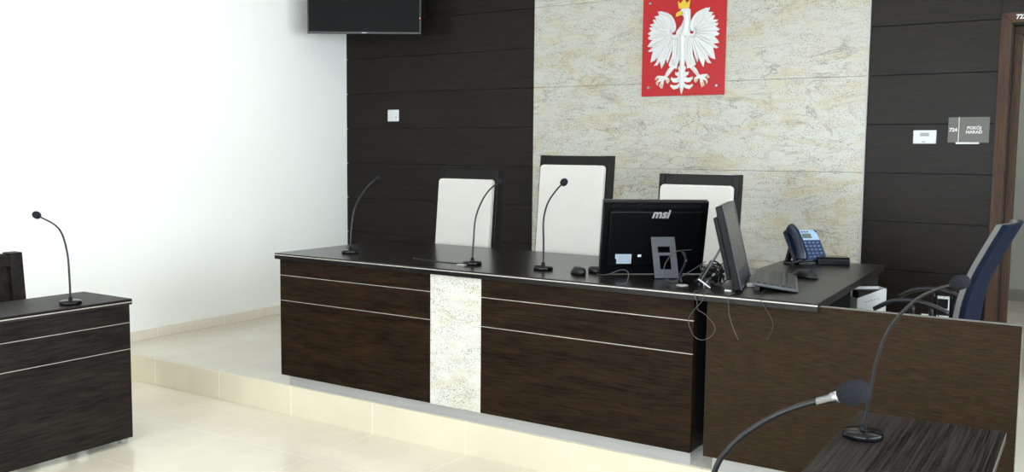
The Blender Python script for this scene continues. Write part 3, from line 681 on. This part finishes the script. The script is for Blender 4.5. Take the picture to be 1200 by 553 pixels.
# ------------------------------------------------------------------ blue mesh office chair (local: faces -y)
oc = thing('office_chair', 'blue mesh office chair with grey frame behind the clerk desk', 'chair', (-.697, 4.735, ZP), R(-93))
prof = [(.225, .50), (.235, .62), (.252, .74), (.285, .85), (.328, .95), (.376, 1.05), (.392, 1.085)]       # (y, z) of the backrest in the chair's own frame
def back_strip(bm, x0, x1, t0, t1, bow=.03):
    P = spline([(0, y, z) for y, z in prof], 4); n = 9; A = []
    for p in P:
        row = []
        for k in range(n):
            x = x0 + (x1-x0)*k/(n-1); c = bow*(2*k/(n-1)-1)**2
            row.append((x, p.y - c, p.z))
        A.append(row)
    def grid(off): return [[bm.verts.new((x, y+off, z)) for x, y, z in row] for row in A]
    F, B_ = grid(t0), grid(t1)
    for i in range(len(A)-1):
        for k in range(n-1):
            bm.faces.new((F[i][k], F[i][k+1], F[i+1][k+1], F[i+1][k])).smooth = True
            bm.faces.new((B_[i][k], B_[i+1][k], B_[i+1][k+1], B_[i][k+1])).smooth = True
    for i in range(len(A)-1):
        for k in (0, n-1): bm.faces.new((F[i][k], F[i+1][k], B_[i+1][k], B_[i][k]))
    for k in range(n-1):
        for i in (0, len(A)-1): bm.faces.new((F[i][k], F[i][k+1], B_[i][k+1], B_[i][k]))
b = BM(); back_strip(b, -.215, .215, 0, .022); obj('backrest', b, M['mesh_blue'], oc)['label'] = 'blue mesh backrest'
b = BM(); back_strip(b, -.225, .225, -.024, -.004); obj('back_cushion', b, M['chair_grey'], oc)['label'] = 'grey front cushion of the backrest'
b = BM(); back_strip(b, -.219, .219, -.0038, -.0002); obj('back_frame', b, M['chair_black'], oc)
b = BM(); box(b, -.225, .225, -.26, .18, .44, .51, None, .03); obj('seat', b, M['chair_black'], oc)
for s in (-1, 1):
    b = BM(); tube(b, spline([(s*.235, .17, .678), (s*.24, .08, .712), (s*.24, 0, .72), (s*.237, -.08, .705), (s*.232, -.15, .665)], 6), .011, 10, sx=1.8); a = obj('armrest', b, M['chair_black'], oc)
    for y in (.02, .10):
        q = BM(); tube(q, spline([(s*.24, y, .705), (s*.245, y, .58), (s*.235, y, .47)], 5), .012, 8); obj('arm_post', q, M['chair_black'], a)
b = BM(); tube(b, spline([(0, .16, .46), (0, .27, .49), (0, .278, .56), (0, .275, .60)], 6), .02, 10, sx=1.5); obj('back_bracket', b, M['chair_black'], oc)
b = BM(); tube(b, [(0, 0, .10), (0, 0, .44)], .026, 12); obj('gas_column', b, M['chair_black'], oc)
for k in range(5):
    a = 2*PI*k/5; c, s = math.cos(a), math.sin(a)
    b = BM(); tube(b, [(0, 0, .115), (c*.16, s*.16, .095), (c*.29, s*.29, .075)], [.026, .017], 8); L_ = obj('base_arm', b, M['chair_black'], oc)
    b = BM(); lathe(b, [(.008, -.02), (.028, -.02), (.03, -.012), (.03, .012), (.028, .02), (.008, .02)], 14, Matrix.Translation((c*.30, s*.30, .03)) @ Matrix.Rotation(a, 4, 'Z') @ Matrix.Rotation(PI/2, 4, 'X')); obj('castor', b, M['black_plastic'], L_)

# ------------------------------------------------------------------ wall-mounted things
YW = YB
# television across the upper left corner
tv = thing('television', 'black wall-mounted television high in the left corner', 'television', (-5.165, 5.80, 2.52), 0)
yaw_tv = math.atan2(6.06-5.56, -4.80+5.60)
TM = Matrix.Rotation(yaw_tv, 4, 'Z'); hw = .468
b = BM(); box(b, -hw, hw, 0, .028, 0, .56, TM, .004); obj('case', b, M['tv_bezel'], tv)
b = BM(); box(b, -hw+.012, hw-.012, -.0012, .002, .018, .548, TM); obj('screen', b, M['tv_screen'], tv)
b = BM(); box(b, -hw+.08, hw-.08, .027, .07, .05, .48, TM, .012); obj('rear_housing', b, M['tv_bezel'], tv)
b = BM(); box(b, -.02, .02, -.002, .0, .006, .012, TM); obj('badge', b, M['alu'], tv)
b = BM(); box(b, hw-.012, hw-.007, -.002, .0, .128, .133, TM); obj('standby_light', b, M['led_red'], tv)
b = BM(); box(b, -.12, .12, .07, .085, .16, .40, TM, .003); e0 = TM @ Vector((0, .085, .28)); tube(b, [e0, e0 + Vector((.05, .2, 0)), Vector((-4.95+5.165, YW-5.80-.01, .28))], .022, 10)
box(b, -4.95+5.165-.06, -4.95+5.165+.06, YW-5.80-.012, YW-5.80, .18, .38); obj('wall_bracket', b, M['black_plastic'], tv)

# light switch, thermostat, room sign
sw = thing('light_switch', 'small white switch on the dark boards left of the stone', 'switch', (-5.242, YW, 1.874))
b = BM(); box(b, -.061, .061, -.009, 0, -.05, .05, None, .003); obj('plate', b, M['white_plastic'], sw)
b = BM(); box(b, -.04, .04, -.012, -.0085, -.033, .033, None, .0015); obj('rocker', b, M['white_plastic'], sw)
b = BM(); box(b, .03, .042, -.0125, -.0115, -.022, -.008); obj('indicator', b, M['lcd'], sw)
th = thing('thermostat', 'white thermostat with a small display on the dark boards', 'thermostat', (-.940, YW, 1.682))
b = BM(); box(b, -.066, .066, -.024, 0, -.042, .042, None, .004); obj('case', b, M['white_plastic'], th)
b = BM(); box(b, -.026, .026, -.0248, -.0235, .004, .026); obj('display', b, M['lcd'], th)
b = BM(); box(b, -.021, .021, -.0254, -.0246, .008, .022); obj('display_window', b, M['lcd'], th)
b = BM(); box(b, -.015, .008, -.0246, -.0235, -.032, -.028); obj('label_mark', b, M['sign_grey'], th)
sg = thing('room_sign', 'grey room sign reading 724 POKÓJ NARAD beside the doorway', 'sign', (-.697, YW, 1.725))
b = BM(); box(b, -.113, -.055, -.008, 0, -.078, .078); obj('number_plate', b, M['sign_grey'], sg, bevel=.001)
b = BM(); box(b, -.051, .115, -.008, 0, -.078, .078); obj('name_plate', b, M['sign_grey'], sg, bevel=.001)
b = BM(); box(b, -.055, -.051, -.0105, 0, -.072, .078); obj('divider', b, M['letter'], sg)['label'] = 'white vertical divider'
b = BM(); box(b, -.065, .062, -.022, 0, -.086, -.075); obj('ledge', b, M['letter'], sg)['label'] = 'white ledge'
obj('number_lettering', text_bm('724', .030, FACE_Y(-.084, -.0085, .0), .001, 0, .0012), M['letter'], sg)
obj('name_lettering', text_bm('POKÓJ', .026, FACE_Y(.032, -.0085, .011), .001, 0, .0007), M['letter'], sg)
obj('name_lettering', text_bm('NARAD', .026, FACE_Y(.032, -.0085, -.014), .001, 0, .0007), M['letter'], sg)
# sockets low on the dark boards beyond the office chair
def socket(x, z, label):
    t = thing('wall_socket', label, 'socket', (x, YW, z), 0, 'white framed sockets low on the dark boards')
    b = BM(); h = .047; w = .016
    for x0, x1, z0, z1 in ((-h, h, h-w, h), (-h, h, -h, -h+w), (-h, -h+w, -h+w, h-w), (h-w, h, -h+w, h-w)): box(b, x0, x1, -.012, 0, z0, z1)
    obj('frame', b, M['white_plastic'], t)['label'] = 'white frame'
    b = BM(); box(b, -h+w, h-w, -.006, 0, -h+w, h-w); obj('insert', b, M['black_plastic'], t)
socket(-.789, .643, 'white framed socket higher than the two others behind the office chair arms')
socket(-.760, .521, 'lower right white framed socket behind the office chair arms')
socket(-.862, .521, 'lower left white framed socket behind the office chair arms')

# coat of arms: red plaque with a white crowned eagle in low relief
PX0, PX1, PZ0, PZ1 = -2.868, -2.241, 1.978, 2.706
YP = YW - .034
cx = (PX0 + PX1) / 2
pq = thing('coat_of_arms', 'red plaque with a white crowned eagle on the stone panel', 'plaque', (cx, YP, PZ0))
b = BM(); box(b, PX0-cx, PX1-cx, 0, .008, 0, PZ1-PZ0); obj('plate', b, M['red'], pq, bevel=.001)
for x in (-.258, .258):
    for z in (.062, .664):
        b = BM(); lathe(b, [(.011, 0), (.011, .005), (.007, .008)], 14, Matrix.Translation((x, .0, z)) @ Matrix.Rotation(PI/2, 4, 'X')); obj('screw', b, M['chrome'], pq)['label'] = 'round metal screw'
# outline in photo-like units (u right, v down, 9.54 per unit of plaque/98) mapped to metres
SC = .627 / (97. * 9.54)
def E(u, v): return ((u - 460) * SC, (PZ1 - PZ0) - (v + 55) * SC * 1.005)
half = [(335,355),(362,345),(374,318),(372,275),(350,220),(305,168),(245,140),(172,127),(178,150),(190,170),(135,178),(148,200),(162,216),(118,208),(124,232),(140,250),(82,258),(98,276),(120,287),(78,290),
        (88,312),(110,322),(60,352),(76,366),(100,371),(62,398),(80,416),(118,420),(84,455),(60,490),(92,494),(130,493),(66,537),(90,545),(128,536),(112,590),(100,656),(145,640),(186,602),(165,660),(138,694),(180,688),(210,645),(214,680),(226,728),(262,668),(274,612),(282,640),(294,676),(318,610),(330,560),
        (350,548),(342,600),(330,630),(318,665),(308,700),(330,712),(322,728),(262,808),(235,802),(185,800),(158,826),(156,842),(200,826),(205,834),(178,858),(170,880),(186,906),(198,868),(232,856),(206,898),(210,920),(240,936),(250,900),(262,845),(280,842),(284,868),(302,888),(322,866),(320,836),(292,818),(352,752),(376,728),(402,738),(408,700),(424,650),(432,640),
        (436,700),(418,722),(418,742),(432,756),(412,776),(386,768),(388,798),(420,816),(402,832),(366,832),(342,820),(336,842),(366,876),(408,880),(430,868),(432,884),(408,904),(366,908),(338,896),(334,916),(372,950),(418,938),(436,920),(446,960),(460,1000)]
b = BM()
left = [E(*p) for p in half]; right = [(-x, z) for x, z in left][::-1]
pts = left + right[1:]
pts = pts + [( -E(345,382)[0], E(345,382)[1]), (-E(385,380)[0], E(385,380)[1]), E(540,335), E(543,260), E(538,200), E(536,130), E(500,112), E(440,118), E(418,150), E(440,185), E(472,205), E(460,240), E(440,290), E(388,345), E(383,380), E(345,383)]
prism(b, pts, -.007, 0, axis='Y'); b.normal_update(); bmesh.ops.triangulate(b, faces=[f for f in b.faces if len(f.verts) > 4], ngon_method='EAR_CLIP')
eg = obj('eagle', b, M['eagle'], pq); eg['label'] = 'white eagle relief with spread wings'
b = BM()
def ridge(p, q, w, h=.006):
    P0, P1 = Vector((p[0], -.007, p[1])), Vector((q[0], -.007, q[1])); n = 7; path = [P0.lerp(P1, i/(n-1)) for i in range(n)]
    tube(b, path, [w*s for s in (.5, .85, 1., 1., .9, .65, .2)], 8)
for s in (1, -1):
    for (u, v), root in (((178,136),(325,330)),((142,184),(320,335)),((126,214),(318,340)),((90,262),(316,345)),((86,294),(316,350)),((70,354),(316,358)),((72,402),(318,368)),((72,486),(322,380)),((76,535),(328,390)),((106,645),(334,400)),((146,686),(342,405)),((226,716),(352,410)),((293,664),(362,415))):
        p, q = E(*root), E(u, v); ridge((s*p[0], p[1]), (s*(q[0]*.97), q[1]), .0085)
    for a, c in (((372,400),(352,690)),((395,410),(372,700)),((340,715),(272,805))):
        p, q = E(*a), E(*c); ridge((s*p[0], p[1]), (s*q[0], q[1]), .011)
    pl = spline([(s*E(*q)[0], -.007, E(*q)[1]) for q in ((336,352),(364,335),(366,280),(338,215),(290,170),(200,140))], 5); tube(b, pl, .010, 8)
pl = [(E(460,380)[0], -.004, E(460,380)[1]), (E(460,520)[0], -.004, E(460,520)[1]), (E(460,700)[0], -.004, E(460,700)[1]), (E(460,960)[0], -.004, E(460,960)[1])]
tube(b, spline(pl, 6), [.020, .008], 12, sx=1.6)
tube(b, spline([(E(*q)[0], -.006, E(*q)[1]) for q in ((470,400),(490,330),(498,250),(492,180),(478,150))], 5), [.026, .018], 12)
obj('feather_relief', b, M['eagle'], eg)
b = BM(); prism(b, [E(*p) for p in ((410,118),(400,40),(430,66),(452,38),(466,22),(480,38),(500,66),(535,34),(524,118))], -.013, -.002, axis='Y'); obj('crown', b, M['gold'], eg, bevel=.001)['label'] = 'yellow crown'
b = BM(); prism(b, [E(*p) for p in ((432,140),(396,152),(380,168),(384,190),(370,198),(400,196),(440,184),(456,165))], -.013, -.002, axis='Y'); obj('beak', b, M['gold'], eg, bevel=.001)['label'] = 'yellow beak'

for s in (1, -1):
    for pl in (((156,842),(160,826),(186,812),(190,826),(178,846)), ((170,880),(172,858),(192,858),(188,880),(187,907)), ((206,898),(222,880),(246,890),(240,938),(212,920)), ((284,868),(290,846),(322,844),(322,866),(302,890))):
        b = BM(); q = [(s*x, z) for x, z in (E(*p) for p in pl)]; prism(b, q, -.011, -.003, axis='Y'); obj('talon', b, M['talon'], eg, bevel=.001)['label'] = 'pale gold talon'

# ------------------------------------------------------------------ daylight
w = bpy.data.worlds.new('sky'); scene.world = w; w.use_nodes = True
bg = w.node_tree.nodes['Background']
bg.inputs['Color'].default_value = (.86, .955, 1., 1); bg.inputs['Strength'].default_value = 7.0
scene.view_settings.view_transform = 'Standard'; scene.view_settings.look = 'None'
scene.view_settings.exposure = 1.0; scene.view_settings.gamma = 1.; scene.view_settings.use_curve_mapping = False
scene.cycles.use_denoising = True; scene.cycles.max_bounces = 8; scene.cycles.diffuse_bounces = 5; scene.cycles.glossy_bounces = 4
scene.cycles.sample_clamp_indirect = 6.; scene.cycles.caustics_reflective = False; scene.cycles.caustics_refractive = False
